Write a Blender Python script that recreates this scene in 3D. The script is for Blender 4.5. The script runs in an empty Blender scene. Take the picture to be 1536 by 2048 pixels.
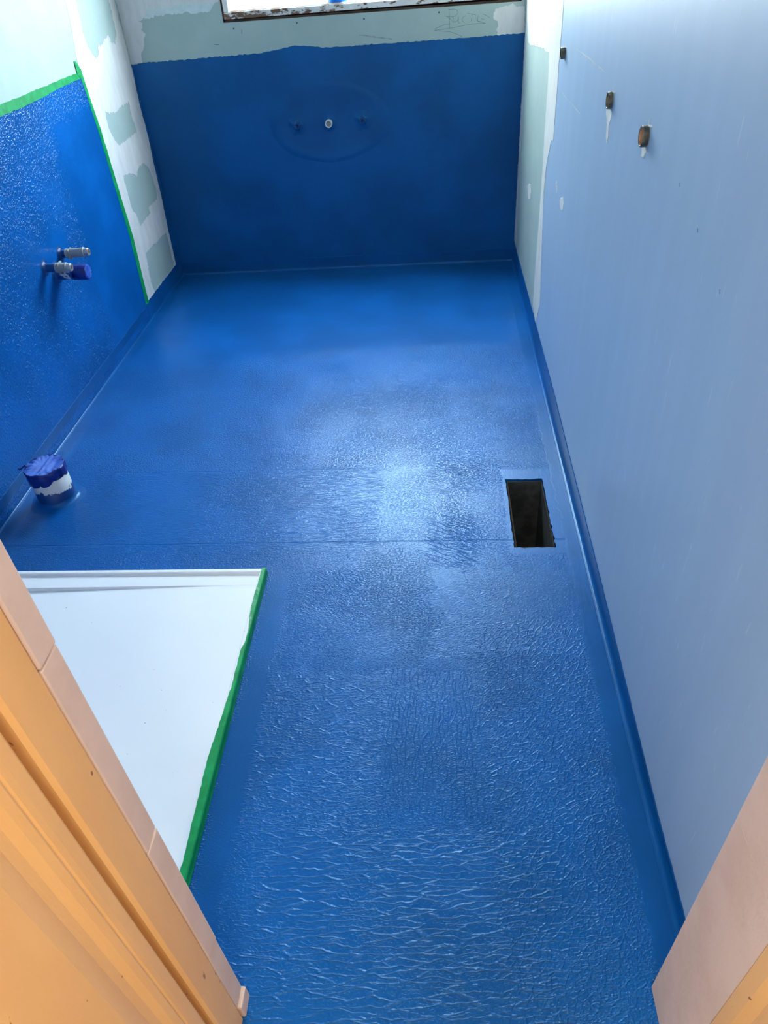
import bpy, bmesh, math, random
from mathutils import Vector, Matrix
from mathutils.geometry import tessellate_polygon

C = bpy.context.scene.collection
SC = bpy.context.scene
random.seed(7)
W, H, L = 1.68, 2.40, 3.158          # room width, height, depth (metres)

# ---------------------------------------------------------------- camera
cam = bpy.data.cameras.new('camera')
camo = bpy.data.objects.new('camera', cam); C.objects.link(camo)
CAM_R, CAM_U, CAM_F = Vector((0.996736, 0.050616, -0.062895)), Vector((0.016537, 0.634534, 0.772718)), Vector((-0.079021, 0.771236, -0.631626))
m = Matrix((CAM_R, CAM_U, -CAM_F)).transposed().to_4x4()
m.translation = Vector((1.29762, -3.52743, 1.28962))
camo.matrix_world = m
cam.sensor_fit = 'VERTICAL'; cam.sensor_height = 24.0; cam.sensor_width = 18.0
cam.lens = 24.0 * 1413.86 / 2048.0
cam.clip_start = 0.02
SC.camera = camo

# ---------------------------------------------------------------- light
world = bpy.data.worlds.new('sky'); SC.world = world; world.use_nodes = True
wt = world.node_tree; wt.nodes.clear()
wo = wt.nodes.new('ShaderNodeOutputWorld'); wb = wt.nodes.new('ShaderNodeBackground')
wc = wt.nodes.new('ShaderNodeTexCoord'); wsx = wt.nodes.new('ShaderNodeSeparateXYZ')
wr = wt.nodes.new('ShaderNodeValToRGB')
wt.links.new(wc.outputs['Generated'], wsx.inputs[0]); wt.links.new(wsx.outputs['Z'], wr.inputs[0])
cr = wr.color_ramp
cr.elements[0].position = 0.0; cr.elements[0].color = (0.72, 0.86, 0.97, 1)
cr.elements[1].position = 0.6; cr.elements[1].color = (0.66, 0.85, 1.0, 1)
wt.links.new(wr.outputs[0], wb.inputs['Color']); wb.inputs['Strength'].default_value = 36.0
wt.links.new(wb.outputs[0], wo.inputs[0])

por = bpy.data.lights.new('window_portal', 'AREA'); por.shape = 'RECTANGLE'; por.size = 1.4; por.size_y = 1.2
por.cycles.is_portal = True
poro = bpy.data.objects.new('window_portal', por); C.objects.link(poro)
poro.location = (1.05, 0.13, 1.6); poro.rotation_euler = (math.radians(-90), 0, 0)

def area(name, loc, rot, size, energy, color=(1.0, .94, .86)):
    d = bpy.data.lights.new(name, 'AREA'); d.shape = 'DISK'; d.size = size; d.energy = energy; d.color = color
    o = bpy.data.objects.new(name, d); C.objects.link(o); o.location = loc; o.rotation_euler = [math.radians(k) for k in rot]
area('hall_ceiling_light', (1.30, -3.95, 2.36), (0, 0, 0), .35, 14.0)
area('jamb_fill_right', (2.55, -3.90, 1.35), (0, 90, 0), .7, 19.0)  # added fill light, no lamp there: brightens the left door jamb
area('jamb_fill_left', (.05, -3.90, 1.35), (0, -90, 0), .7, 19.0)  # its added twin for the right door jamb, also without a real source

SC.view_settings.view_transform = 'Standard'; SC.view_settings.look = 'None'
SC.view_settings.gamma = 1.0; SC.view_settings.use_curve_mapping = False
SC.view_settings.exposure = 0.12

# ---------------------------------------------------------------- object helpers
def obj(name, bm, mat, parent=None, smooth=False, recalc=True):
    if recalc: bmesh.ops.recalc_face_normals(bm, faces=bm.faces)
    me = bpy.data.meshes.new(name); bm.to_mesh(me); bm.free()
    if smooth:
        for p in me.polygons: p.use_smooth = True
    for mm in (mat if isinstance(mat, (list, tuple)) else [mat]): me.materials.append(mm)
    o = bpy.data.objects.new(name, me); C.objects.link(o)
    if parent: o.parent = parent
    return o
def tag(o, label=None, cat=None, group=None, kind=None):
    for k, v in (('label', label), ('category', cat), ('group', group), ('kind', kind)):
        if v: o[k] = v
    return o
def empty(name, loc=(0, 0, 0)):
    o = bpy.data.objects.new(name, None); o.location = loc; o.empty_display_size = .05
    C.objects.link(o); return o
def thing(name, label, cat, group=None, loc=(0, 0, 0)):
    return tag(empty(name, loc), label, cat, group)
def rel(o, loc):                       # part built in world space under an empty at loc
    o.matrix_parent_inverse = Matrix.Translation(-Vector(loc)); return o
def bx(bm, lo, hi, bev=0.0):
    b2 = bmesh.new(); bmesh.ops.create_cube(b2, size=1.0)
    lo, hi = Vector(lo), Vector(hi); c = (lo + hi) / 2; d = hi - lo
    for v in b2.verts: v.co = Vector((v.co.x * d.x + c.x, v.co.y * d.y + c.y, v.co.z * d.z + c.z))
    if bev: bmesh.ops.bevel(b2, geom=b2.edges[:], offset=bev, segments=2, affect='EDGES', profile=.5)
    me = bpy.data.meshes.new('t'); b2.to_mesh(me); b2.free(); bm.from_mesh(me); bpy.data.meshes.remove(me)
    return bm
def box(lo, hi, bev=0.0): return bx(bmesh.new(), lo, hi, bev)
def lathe(profile, n=32, mw=None, bm=None, wob=None):
    """profile [(radius, height)] about +Z, then moved by mw"""
    bm = bm or bmesh.new(); rings = []
    for k, (r, h) in enumerate(profile):
        if r < 1e-6: rings.append([bm.verts.new((0, 0, h))]); continue
        ring = []
        for i in range(n):
            a = 2 * math.pi * i / n
            dr, dh = wob(k, a) if wob else (0, 0)
            ring.append(bm.verts.new(((r + dr) * math.cos(a), (r + dr) * math.sin(a), h + dh)))
        rings.append(ring)
    for a, b in zip(rings, rings[1:]):
        if len(a) == 1 and len(b) == 1: continue
        for i in range(n):
            j = (i + 1) % n
            if len(a) == 1: bm.faces.new((a[0], b[j], b[i]))
            elif len(b) == 1: bm.faces.new((a[i], a[j], b[0]))
            else: bm.faces.new((a[i], a[j], b[j], b[i]))
    if mw is not None:
        vs = {v for r in rings for v in r}
        for v in vs: v.co = mw @ v.co
    return bm
def axis(loc, d):                      # matrix taking +Z to direction d at loc
    q = Vector((0, 0, 1)).rotation_difference(Vector(d).normalized())
    return Matrix.Translation(Vector(loc)) @ q.to_matrix().to_4x4()
PL = {'L': lambda u, v, o: Vector((o, u, v)), 'B': lambda u, v, o: Vector((u, -o, v)),
      'R': lambda u, v, o: Vector((W - o, u, v)), 'F': lambda u, v, o: Vector((u, v, o))}
def jag(poly, step=.006, amp=.0015, seed=1):
    r = random.Random(seed); out = []
    n = len(poly)
    for i in range(n):
        a, b = Vector(poly[i]), Vector(poly[(i + 1) % n]); d = b - a
        k = max(1, int(d.length / step)); nrm = Vector((-d.y, d.x)).normalized() if d.length > 1e-9 else Vector((0, 0))
        for j in range(k):
            t = j / k; e = r.gauss(0, amp) if j else r.gauss(0, amp * .4)
            out.append(tuple(a + d * t + nrm * e))
    return out
def film_bm(plane, outer, holes=(), thick=.001, base=0.0, bm=None):
    bm = bm or bmesh.new(); f = PL[plane]
    loops = [list(outer)] + [list(h) for h in holes]
    flat = [q for l in loops for q in l]
    tris = tessellate_polygon([[Vector((q[0], q[1], 0)) for q in l] for l in loops])
    top = [bm.verts.new(f(q[0], q[1], base + thick)) for q in flat]
    bot = [bm.verts.new(f(q[0], q[1], base - .0005)) for q in flat]
    for t in tris:
        try: bm.faces.new([top[i] for i in t])
        except ValueError: pass
    s = 0
    for l in loops:
        n = len(l)
        for i in range(n):
            a, b = s + i, s + (i + 1) % n
            try: bm.faces.new((top[a], top[b], bot[b], bot[a]))
            except ValueError: pass
        s += n
    return bm
def film(name, plane, outer, mat, parent, holes=(), thick=.001, base=0.0):
    return obj(name, film_bm(plane, outer, holes, thick, base), mat, parent)
def ribbon(bm, plane, pts, w, off=.0006):
    f = PL[plane]; n = len(pts); P = [Vector(p) for p in pts]; prev = None
    for i in range(n):
        d = (P[min(i + 1, n - 1)] - P[max(i - 1, 0)]).normalized(); nr = Vector((-d.y, d.x)) * w / 2
        cur = (bm.verts.new(f(*(P[i] + nr), off)), bm.verts.new(f(*(P[i] - nr), off)))
        if prev: bm.faces.new((prev[0], prev[1], cur[1], cur[0]))
        prev = cur
    return bm

# ---------------------------------------------------------------- node helpers
class T:
    def __init__(s, name):
        s.mat = bpy.data.materials.new(name); s.mat.use_nodes = True
        s.t = s.mat.node_tree; s.t.nodes.clear()
        s.out = s.n('ShaderNodeOutputMaterial'); s.p = s.n('ShaderNodeBsdfPrincipled')
        s.t.links.new(s.p.outputs[0], s.out.inputs[0])
        s.geo = s.n('ShaderNodeNewGeometry'); s.pos = s.geo.outputs['Position']
    def n(s, k): return s.t.nodes.new(k)
    def set(s, sock, v):
        if isinstance(v, bpy.types.NodeSocket): s.t.links.new(v, sock)
        else: sock.default_value = v
    def m(s, op, a, b=0.0, c=0.0, clamp=False):
        n = s.n('ShaderNodeMath'); n.operation = op; n.use_clamp = clamp
        s.set(n.inputs[0], a); s.set(n.inputs[1], b); s.set(n.inputs[2], c); return n.outputs[0]
    def ss(s, v, lo, hi, a=0.0, b=1.0):
        n = s.n('ShaderNodeMapRange'); n.interpolation_type = 'SMOOTHSTEP'
        s.set(n.inputs[0], v); n.inputs[1].default_value = lo; n.inputs[2].default_value = hi
        n.inputs[3].default_value = a; n.inputs[4].default_value = b; return n.outputs[0]
    def sep(s, v):
        n = s.n('ShaderNodeSeparateXYZ'); s.set(n.inputs[0], v); return n.outputs
    def comb(s, x, y, z=0.0):
        n = s.n('ShaderNodeCombineXYZ'); s.set(n.inputs[0], x); s.set(n.inputs[1], y); s.set(n.inputs[2], z); return n.outputs[0]
    def map(s, v, scale=(1, 1, 1), rot=0.0, loc=(0, 0, 0)):
        # rotate first, then stretch
        n = s.n('ShaderNodeMapping'); n.vector_type = 'POINT'; s.set(n.inputs[0], v)
        n.inputs['Rotation'].default_value = (0, 0, rot); n.inputs['Location'].default_value = loc
        k = s.n('ShaderNodeMapping'); s.set(k.inputs[0], n.outputs[0]); k.inputs['Scale'].default_value = scale
        return k.outputs[0]
    def noise(s, v, scale, detail=2.0, rough=.5, dims='3D', dist=0.0):
        n = s.n('ShaderNodeTexNoise'); n.noise_dimensions = dims; s.set(n.inputs['Vector'], v)
        n.inputs['Scale'].default_value = scale; n.inputs['Detail'].default_value = detail
        n.inputs['Roughness'].default_value = rough; n.inputs['Distortion'].default_value = dist
        return n.outputs[0]
    def vor(s, v, scale=1.0, feat='DISTANCE_TO_EDGE', dims='2D', rand=1.0):
        n = s.n('ShaderNodeTexVoronoi'); n.voronoi_dimensions = dims; n.feature = feat
        s.set(n.inputs['Vector'], v); n.inputs['Scale'].default_value = scale; n.inputs['Randomness'].default_value = rand
        return n.outputs[0]
    def vadd(s, a, b, k=1.0):
        n = s.n('ShaderNodeVectorMath'); n.operation = 'MULTIPLY_ADD'
        s.set(n.inputs[0], b); n.inputs[1].default_value = (k, k, k); s.set(n.inputs[2], a); return n.outputs[0]
    def mix(s, f, a, b):
        n = s.n('ShaderNodeMix'); n.data_type = 'RGBA'; s.set(n.inputs[0], f)
        for i, v in ((6, a), (7, b)):
            s.set(n.inputs[i], v if isinstance(v, bpy.types.NodeSocket) else (*v, 1.0))
        return n.outputs[2]
    def bump(s, h, strength=1.0, dist=1.0):
        n = s.n('ShaderNodeBump'); n.inputs['Strength'].default_value = strength
        n.inputs['Distance'].default_value = dist; s.set(n.inputs['Height'], h)
        s.t.links.new(n.outputs[0], s.p.inputs['Normal'])
    def base(s, col, rough=.5, metal=0.0, spec=.5):
        s.set(s.p.inputs['Base Color'], col if isinstance(col, bpy.types.NodeSocket) else (*col, 1.0))
        s.set(s.p.inputs['Roughness'], rough); s.p.inputs['Metallic'].default_value = metal
        s.p.inputs['Specular IOR Level'].default_value = spec; return s

def mottled(name, col, col2, scale=6, rough=.6, metal=0.0, bumpsc=0, bumph=0.0, stretch=(1, 1, 1), lo=.35, hi=.65, spec=.4):
    t = T(name); v = t.map(t.pos, stretch)
    f = t.ss(t.noise(v, scale, 4, .6), lo, hi)
    t.base(t.mix(f, col, col2), rough, metal, spec)
    if bumph: t.bump(t.m('MULTIPLY', t.noise(v, bumpsc, 3, .6), bumph))
    return t.mat

# ---------------------------------------------------------------- materials
BLUE = (0.0025, 0.084, 0.300)
def membrane(name, plane, patches=(), smooth=(), lines=(), calm=(), stip=.0013, stipscale=170, col=BLUE, rough=.36, roll=(1.0, 1.0), rollrot=0.0, spec=.46):
    """blue liquid membrane: roller stipple, roller passes with raised veins, brushed smooth bands.
    patches: (cu,cv,hu,hv,angle,len,wid,height)  smooth: (cu,cv,hu,hv,edge)"""
    t = T(name); x, y, z = t.sep(t.pos)
    uv = {'F': t.comb(x, y), 'B': t.comb(x, z), 'L': t.comb(y, z)}[plane]
    u, v, _ = t.sep(uv)
    wob = t.m('SUBTRACT', t.noise(uv, 22, 3, .6, '2D'), .5)
    wob2 = t.noise(uv, 60, 2, .5, '2D')
    n = t.n('ShaderNodeTexNoise'); n.noise_dimensions = '2D'; t.set(n.inputs['Vector'], uv); n.inputs['Scale'].default_value = 28; n.inputs['Detail'].default_value = 2
    dv = t.vadd(uv, n.outputs['Color'], .012)
    def mask(cu, cv, hu, hv, edge=.02, wk=.06):
        a = t.m('SUBTRACT', t.m('ABSOLUTE', t.m('SUBTRACT', u, cu)), hu)
        b = t.m('SUBTRACT', t.m('ABSOLUTE', t.m('SUBTRACT', v, cv)), hv)
        d = t.m('MULTIPLY_ADD', wob, wk, t.m('MAXIMUM', a, b))
        return t.ss(d, -edge, edge, 1.0, 0.0)
    sm = None
    for q in smooth:
        k = mask(*q[:4], q[4] if len(q) > 4 else .012, .02)
        sm = k if sm is None else t.m('MAXIMUM', sm, k)
    # general roller stipple (short worm-like bumps)
    sv = t.map(dv, (roll[0], roll[1], 1), rollrot)
    s1 = t.ss(t.noise(sv, stipscale, 1.5, .55, '2D'), .46, .72)
    amount = t.ss(t.noise(uv, 5, 2, .5, '2D'), .3, .7, .45, 1.15)
    h = t.m('MULTIPLY', t.m('MULTIPLY', s1, amount), stip)
    for q in calm: h = t.m('MULTIPLY', h, t.m('SUBTRACT', 1.0, t.m('MULTIPLY', mask(*q[:4], .006, .10), q[4])))
    if sm is not None:
        br = t.m('MULTIPLY', t.noise(t.map(uv, (420, 18, 1)), 1, 2, .5, '2D'), .00012)
        h = t.m('ADD', t.m('MULTIPLY', h, t.m('SUBTRACT', 1.0, t.m('MULTIPLY', sm, .9))), t.m('MULTIPLY', br, sm))
    for i, (cu, cv, hu, hv, ang, ln, wd, ht) in enumerate(patches):
        mk = mask(cu, cv, hu, hv)
        if sm is not None: mk = t.m('MULTIPLY', mk, t.m('SUBTRACT', 1.0, sm))
        vv = t.map(dv, (1 / ln, 1 / wd, 1), -math.radians(ang), (i * 3.7, i * 1.3, 0))
        e = t.vor(vv)
        r = t.ss(e, .0, .15, 1.0, 0.0)
        brk = t.ss(t.noise(t.map(uv, (1 / ln, 1 / wd, 1), -math.radians(ang), (i, 5, 0)), .8, 2, .5, '2D'),   .28, .50)
        h = t.m('ADD', h, t.m('MULTIPLY', t.m('MULTIPLY', t.m('MULTIPLY', r, brk), mk), ht))
    h = t.m('ADD', h, t.m('MULTIPLY', t.noise(uv, 9, 2, .5, '2D'), .0002))
    for (a0, a1, val, horiz, depth) in lines:           # creases over board joints
        p, q = (v, u) if horiz else (u, v)
        d = t.m('ABSOLUTE', t.m('ADD', t.m('SUBTRACT', p, val), t.m('MULTIPLY', wob, .004)))
        k = t.ss(d, .0006, .0028, 1.0, 0.0)
        k = t.m('MULTIPLY', k, t.m('MULTIPLY', t.ss(q, a0 - .01, a0 + .01), t.ss(q, a1 - .01, a1 + .01, 1, 0)))
        h = t.m('SUBTRACT', h, t.m('MULTIPLY', k, depth))
    f = t.ss(t.noise(uv, 3.2, 4, .55, '2D'), .3, .7)
    c = t.mix(f, tuple(k * .86 for k in col), tuple(k * 1.14 for k in col))
    rr = t.m('MULTIPLY_ADD', wob, .05, rough)
    t.base(c, rr, 0, spec); t.p.inputs['Specular Tint'].default_value = (.46, .76, 1.0, 1); t.bump(h)
    return t.mat

floor_patches = [  # cu, cv, hu, hv, angle, vein length, vein spacing, height
    (1.01, -2.71, .155, .18, 4, .038, .0080, .00065),
    (1.27, -2.69, .105, .18, 88, .050, .0095, .00042),
    (1.22, -3.06, .27, .175, 3, .060, .0105, .00095),
    (1.50, -2.80, .12, .42, 60, .020, .0120, .00055),
    (1.33, -2.075, .065, .10, -28, .10, .0105, .00075),
    (1.03, -2.27, .075, .08, -38, .05, .0090, .00050),
    (1.22, -2.36, .26, .12, 0, .022, .0070, .00022),
    (1.14, -1.40, .34, .24, 70, .020, .0065, .00020),
    (1.35, -1.75, .09, .12, -20, .035, .0070, .00034),
    (0.62, -1.93, .50, .20, 2, .060, .0070, .00040),
    (1.53, -3.10, .04, .10, 8, .060, .0075, .00040),
]
floor_smooth = [(1.565, -1.945, .082, .19, .004), (1.655, -1.6, .028, 1.6, .01), (.875, -2.66, .03, .48, .012),
                (.04, -1.5, .03, 1.5, .01), (.84, -.03, .84, .03, .01), (.85, -.55, .8, .42, .12)]
M_floor = membrane('blue membrane floor', 'F', floor_patches, floor_smooth,
                   lines=[(.05, 1.66, -2.081, True, .0011), (.1, 1.1, -1.735, True, .00035)],
                   calm=[(.70, -1.93, .62, .19, .5), (1.45, -2.33, .17, .14, .6), (.30, -1.2, .22, .4, .5), (1.20, -3.06, .30, .17, .65), (1.12, -2.70, .27, .18, .55)], rough=.34, roll=(1.0, 1.7), stip=.00095)
M_wallb = membrane('blue membrane end wall', 'B', [(1.38, .80, .2, .09, 8, .06, .012, .00028), (1.15, .55, .28, .12, -15, .07, .013, .00025), (.3, .7, .25, .2, 5, .06, .012, .00015)],
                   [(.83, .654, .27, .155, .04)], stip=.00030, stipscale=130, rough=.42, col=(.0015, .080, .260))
M_walll = membrane('blue membrane side wall', 'L', [(-1.35, .55, .42, .5, 60, .016, .0075, .00050)],
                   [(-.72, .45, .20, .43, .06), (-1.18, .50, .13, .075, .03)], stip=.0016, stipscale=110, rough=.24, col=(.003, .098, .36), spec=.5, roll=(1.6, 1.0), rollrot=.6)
M_cove = membrane('blue membrane brushed', 'F', (), [(0.8, -1.6, 3, 3)], stip=.0001, rough=.32, col=(.0022, .078, .275))
M_pipeblue = mottled('blue paint on pipe', (.002, .045, .18), (.003, .065, .24), 30, .4, 0, 120, .0006)
M_navy = mottled('dark blue tape', (.004, .012, .16), (.006, .03, .24), 40, .38, 0, 160, .0005)
M_film = mottled('blue plastic film', (.03, .09, .42), (.07, .16, .55), 22, .18, 0, 80, .0004)
BOARD = (.35, .45, .43)
def board(name, a, b, streak=(1, 1, 1), rough=.6):
    t = T(name); v = t.map(t.pos, streak)
    f = t.ss(t.noise(v, 7, 5, .6), .35, .7); g = t.ss(t.noise(v, 45, 3, .6), .66, .74)
    c = t.mix(f, a, b); c = t.mix(t.m('MULTIPLY', g, .22), c, (.80, .84, .88))
    t.base(c, rough, 0, .3); t.bump(t.m('MULTIPLY', t.noise(t.pos, 160, 2, .5), .00008)); return t.mat
M_board = board('green plasterboard paper', BOARD, (.385, .48, .46))
M_boardlite = mottled('skimmed board', (.52, .62, .62), (.62, .70, .70), 25)
M_sheet = board('blue grey sheet', (.355, .485, .66), (.372, .505, .682), (2.2, 2.2, .3), .42)
def plaster_mat():
    t = T('white jointing compound'); v = t.map(t.pos, (3, 3, .8))
    f = t.ss(t.noise(v, 9, 5, .65), .3, .7)
    t.base(t.mix(f, (.60, .60, .585), (.69, .69, .675)), .75, 0, .25)
    t.bump(t.m('MULTIPLY', t.noise(v, 35, 5, .6), .0012)); return t.mat
M_comp = plaster_mat()
M_ceil = mottled('unpainted ceiling lining', (.62, .65, .66), (.66, .69, .70), 3)
M_hallw = mottled('hall paint', (.62, .54, .42), (.66, .58, .46), 3)
M_hallf = mottled('hall carpet', (.22, .17, .13), (.28, .22, .17), 60, .9)
M_tape = mottled('green masking tape', (.0, .24, .06), (.004, .33, .09), 24, .42, 0, 90, .0006)
def acrylic():
    t = T('white acrylic'); f = t.ss(t.noise(t.pos, 75, 2, .5), .765, .785); g = t.ss(t.noise(t.pos, 4, 3, .5), .3, .7)
    t.base(t.mix(f, t.mix(g, (.86, .86, .87), (.885, .885, .895)), (.42, .43, .44)), .22, 0, .4); return t.mat
M_white = acrylic()
def orange_mat():
    t = T('orange cream gloss paint'); v = t.map(t.pos, (2, 2, .6))
    f = t.ss(t.noise(v, 5, 4, .6), .3, .7)
    c = t.mix(f, (.74, .40, .145), (.78, .45, .175))
    chip = t.ss(t.noise(t.map(t.pos, (1, 1, .45)), 70, 2, .5), .735, .755)
    t.base(t.mix(chip, c, (.34, .15, .05)), .38, 0, .4)
    t.bump(t.m('MULTIPLY', t.noise(v, 30, 4, .6), .0008)); return t.mat
M_orange = orange_mat()
M_beige = mottled('pinkish beige edge', (.64, .47, .385), (.69, .52, .435), 12, .55, 0, 60, .0006)
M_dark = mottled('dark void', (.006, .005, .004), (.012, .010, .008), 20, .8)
M_duct = mottled('dull galvanised duct', (.045, .05, .05), (.085, .092, .09), 30, .6, .2)
M_rust = mottled('brown duct edge', (.03, .022, .016), (.06, .045, .036), 60, .9, .0, spec=.1)
M_pvc = mottled('white pvc', (.62, .65, .66), (.70, .72, .72), 15, .35)
M_grey = mottled('grey plastic pipe', (.26, .28, .28), (.33, .35, .34), 20, .38)
M_greyd = mottled('dull grey cap', (.20, .22, .19), (.25, .26, .23), 30, .5)
M_chrome = mottled('nickel fitting', (.50, .47, .42), (.60, .57, .52), 50, .32, .7)
M_brass = mottled('tarnished brass', (.10, .095, .075), (.20, .18, .13), 60, .45, .7)
M_copper = mottled('copper bore', (.55, .34, .23), (.72, .50, .36), 60, .35, .6)
M_bore = mottled('dull bore', (.24, .21, .16), (.42, .36, .28), 60, .35, .6)
def peel_mat(name, wood, lo, hi):
    t = T(name); v = t.map(t.pos, (1.0, 1, 2.2))
    f = t.ss(t.m('ADD', t.noise(v, 26, 6, .68), t.ss(t.sep(t.pos)[0], .5, 1.1, -.05, .07)), lo, hi)
    w = t.mix(t.noise(t.map(t.pos, (6, 60, 60)), 3, 3, .6), wood, tuple(k * .45 for k in wood))
    t.base(t.mix(f, w, (.74, .72, .68)), .6, 0, .3)
    t.bump(t.m('MULTIPLY', f, .0006)); return t.mat
M_peel = peel_mat('peeling white timber', (.25, .13, .08), .45, .53)
M_peel2 = peel_mat('mostly white timber', (.40, .27, .20), .22, .34)
M_wood = mottled('old brown timber', (.030, .013, .008), (.075, .035, .02), 30, .7, 0, 0, 0, (1, 8, 8))
M_cream = mottled('cream timber', (.74, .58, .46), (.80, .68, .56), 20, .5)
M_render = mottled('cream render', (.74, .70, .58), (.80, .76, .66), 4, .8)
M_pencil = mottled('pencil', (.09, .11, .12), (.14, .16, .17), 90, .7)
M_screw = mottled('dark screw', (.05, .06, .065), (.08, .09, .09), 90, .5)
M_smear = mottled('rubbed mark', (.24, .27, .27), (.33, .40, .40), 60, .7)
M_tub = mottled('blue plastic', (.0, .13, .62), (.0, .16, .7), 10, .3)
def glass():
    t = T('clear glass'); tr = t.n('ShaderNodeBsdfTransparent'); gl = t.n('ShaderNodeBsdfGlossy'); mx = t.n('ShaderNodeMixShader')
    gl.inputs['Roughness'].default_value = .02; mx.inputs[0].default_value = .07
    t.t.links.new(tr.outputs[0], mx.inputs[1]); t.t.links.new(gl.outputs[0], mx.inputs[2]); t.t.links.new(mx.outputs[0], t.out.inputs[0])
    return t.mat
M_glass = glass()

# ---------------------------------------------------------------- traced wall marks, metres on each wall
L_COMP=[(-0.4623,1.2177), (-0.495,1.1802), (-0.4988,1.1406), (-0.5135,1.0808), (-0.5346,1.0274), (-0.5446,0.9789), (-0.532,0.9041), (-0.5022,0.7756), (-0.4979,0.5744), (-0.513,0.3977), (-0.5159,0.2235), (-0.5224,0.0701), (-0.3492,0.0693), (-0.0621,0.0657), (-0.0621,0.0887), (-0.0544,0.231), (-0.0325,0.4039), (-0.0247,0.561), (-0.0124,0.644), (-0.0205,0.7643), (-0.0041,0.9093), (-0.013,0.9231), (-0.0105,1.0092), (-0.0171,1.1507), (-0.0099,1.1954)]
L_H1=[(-0.3852,1.2105), (-0.4058,1.1747), (-0.409,1.1339), (-0.4236,1.0793), (-0.4118,1.0281), (-0.3662,0.9861), (-0.3218,1.0034), (-0.3023,1.0312), (-0.2887,1.0186), (-0.2065,1.0404), (-0.1764,1.0451), (-0.1619,1.0167), (-0.1281,1.0093), (-0.087,1.0405), (-0.0803,1.1094), (-0.0801,1.1546), (-0.0707,1.1948)]
L_H2=[(-0.4168,0.8158), (-0.4265,0.761), (-0.4013,0.7146), (-0.3742,0.6835), (-0.2588,0.6853), (-0.1362,0.6872), (-0.1357,0.7227), (-0.1548,0.7526), (-0.1409,0.802), (-0.1951,0.8067), (-0.2725,0.7989), (-0.3293,0.7963)]
L_H2B=[(-0.3638,0.8587), (-0.382,0.8145), (-0.3262,0.7999), (-0.27,0.8017), (-0.1893,0.81), (-0.1597,0.8305), (-0.1677,0.87), (-0.2578,0.8622)]
L_H3=[(-0.4107,0.5787), (-0.4143,0.5259), (-0.4193,0.4536), (-0.3855,0.4058), (-0.3755,0.364), (-0.2914,0.3676), (-0.2209,0.3713), (-0.2302,0.3989), (-0.0945,0.3955), (-0.0763,0.4359), (-0.0833,0.4874), (-0.1075,0.537), (-0.1483,0.5657), (-0.2314,0.5621), (-0.2679,0.5385), (-0.3081,0.5623)]
L_H4=[(-0.3951,0.2508), (-0.4184,0.1871), (-0.4295,0.1176), (-0.4175,0.0805), (-0.2732,0.0802), (-0.0928,0.0817), (-0.0926,0.1223), (-0.0846,0.1973), (-0.0918,0.2409), (-0.1895,0.2483), (-0.2282,0.2454), (-0.3098,0.2521)]
TAPE_V=[(-0.5582,0.9807), (-0.5457,0.8988), (-0.5327,0.7577), (-0.5273,0.5472), (-0.5208,0.3624), (-0.5506,0.0756), (-0.5176,0.068), (-0.4861,0.351), (-0.4963,0.5388), (-0.5054,0.7522), (-0.5236,0.8953), (-0.5308,0.9772)]
TAPE_T=[(-1.2574,0.9646), (-1.1714,0.9659), (-0.9839,0.9667), (-0.5645,0.9686), (-0.5562,0.9481), (-0.7479,0.9474), (-0.8847,0.9414), (-1.0418,0.9379), (-1.195,0.9386), (-1.2807,0.9376)]
TAPE_TAIL=[(-0.5713,1.005), (-0.557,1.0018), (-0.5387,0.9782), (-0.5311,0.9642), (-0.5562,0.9481), (-0.5751,0.9615)]
B_COMP=[(-0.0063,1.15), (-0.0039,1.0083), (-0.0048,0.9217), (0.0505,0.927), (0.0562,0.964), (0.0779,0.9873), (0.0798,1.0116), (0.0941,1.0268), (0.0791,1.0436), (0.0907,1.0667), (0.0732,1.074), (0.1096,1.0813), (0.1619,1.0938), (0.2114,1.0971), (0.27,1.099), (0.3167,1.0923), (0.366,1.0971), (0.3948,1.0969), (0.4136,1.1172), (0.4105,1.125)]
B_BLUE1=[(-0.0048,0.9217), (0.0655,0.9261), (0.2272,0.9277), (0.4275,0.9304), (0.5562,0.9312), (0.6265,0.9394), (0.6962,0.9476), (0.7258,0.9499), (0.8217,0.9404), (0.8405,0.9352), (0.9179,0.9348)]
B_BLUE2=[(0.8672,0.9337), (0.993,0.9361), (1.1368,0.9358), (1.2795,0.9355), (1.4681,0.9372), (1.6546,0.9389), (1.6731,0.9402)]
B_COMPR=[(1.5494,1.0137), (1.5542,1.0264), (1.5723,1.0318), (1.6087,1.0339), (1.6239,1.0416), (1.6374,1.0322), (1.674,1.0279), (1.6798,0.9355), (1.5655,0.9354), (1.5619,0.9602), (1.5665,0.9776), (1.5528,0.9916)]
W_ARROW=[(1.4208,0.9416), (1.3725,0.9601), (1.3083,0.9697), (1.3352,0.9824), (1.3726,0.9882)]
W_ARROW2=[(1.3083,0.9697), (1.3672,0.9725), (1.4312,0.979), (1.4737,0.9822), (1.5162,0.9806)]
W_R=[(1.3699,0.9737), (1.37,1.0024), (1.3686,1.0374)]
W_R2=[(1.3649,1.0368), (1.3886,1.0354), (1.4018,1.029), (1.4003,1.0182), (1.3833,1.0104), (1.3568,1.0142)]
W_R3=[(1.3568,1.0142), (1.3753,1.0021), (1.386,0.9905)]
W_U=[(1.3833,1.0104), (1.387,0.9948), (1.3966,0.9943), (1.4045,1.0004), (1.4066,1.0099)]
W_L=[(1.4066,1.0099), (1.4056,0.9906), (1.4126,0.9885)]
W_C=[(1.4362,1.0117), (1.4257,1.0079), (1.4215,0.9959), (1.4311,0.9891)]
W_T1=[(1.4414,1.0192), (1.4784,1.0113)]
W_T2=[(1.4615,1.0145), (1.4577,0.9893)]
W_I=[(1.4759,1.0049), (1.4736,0.9897)]
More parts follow.
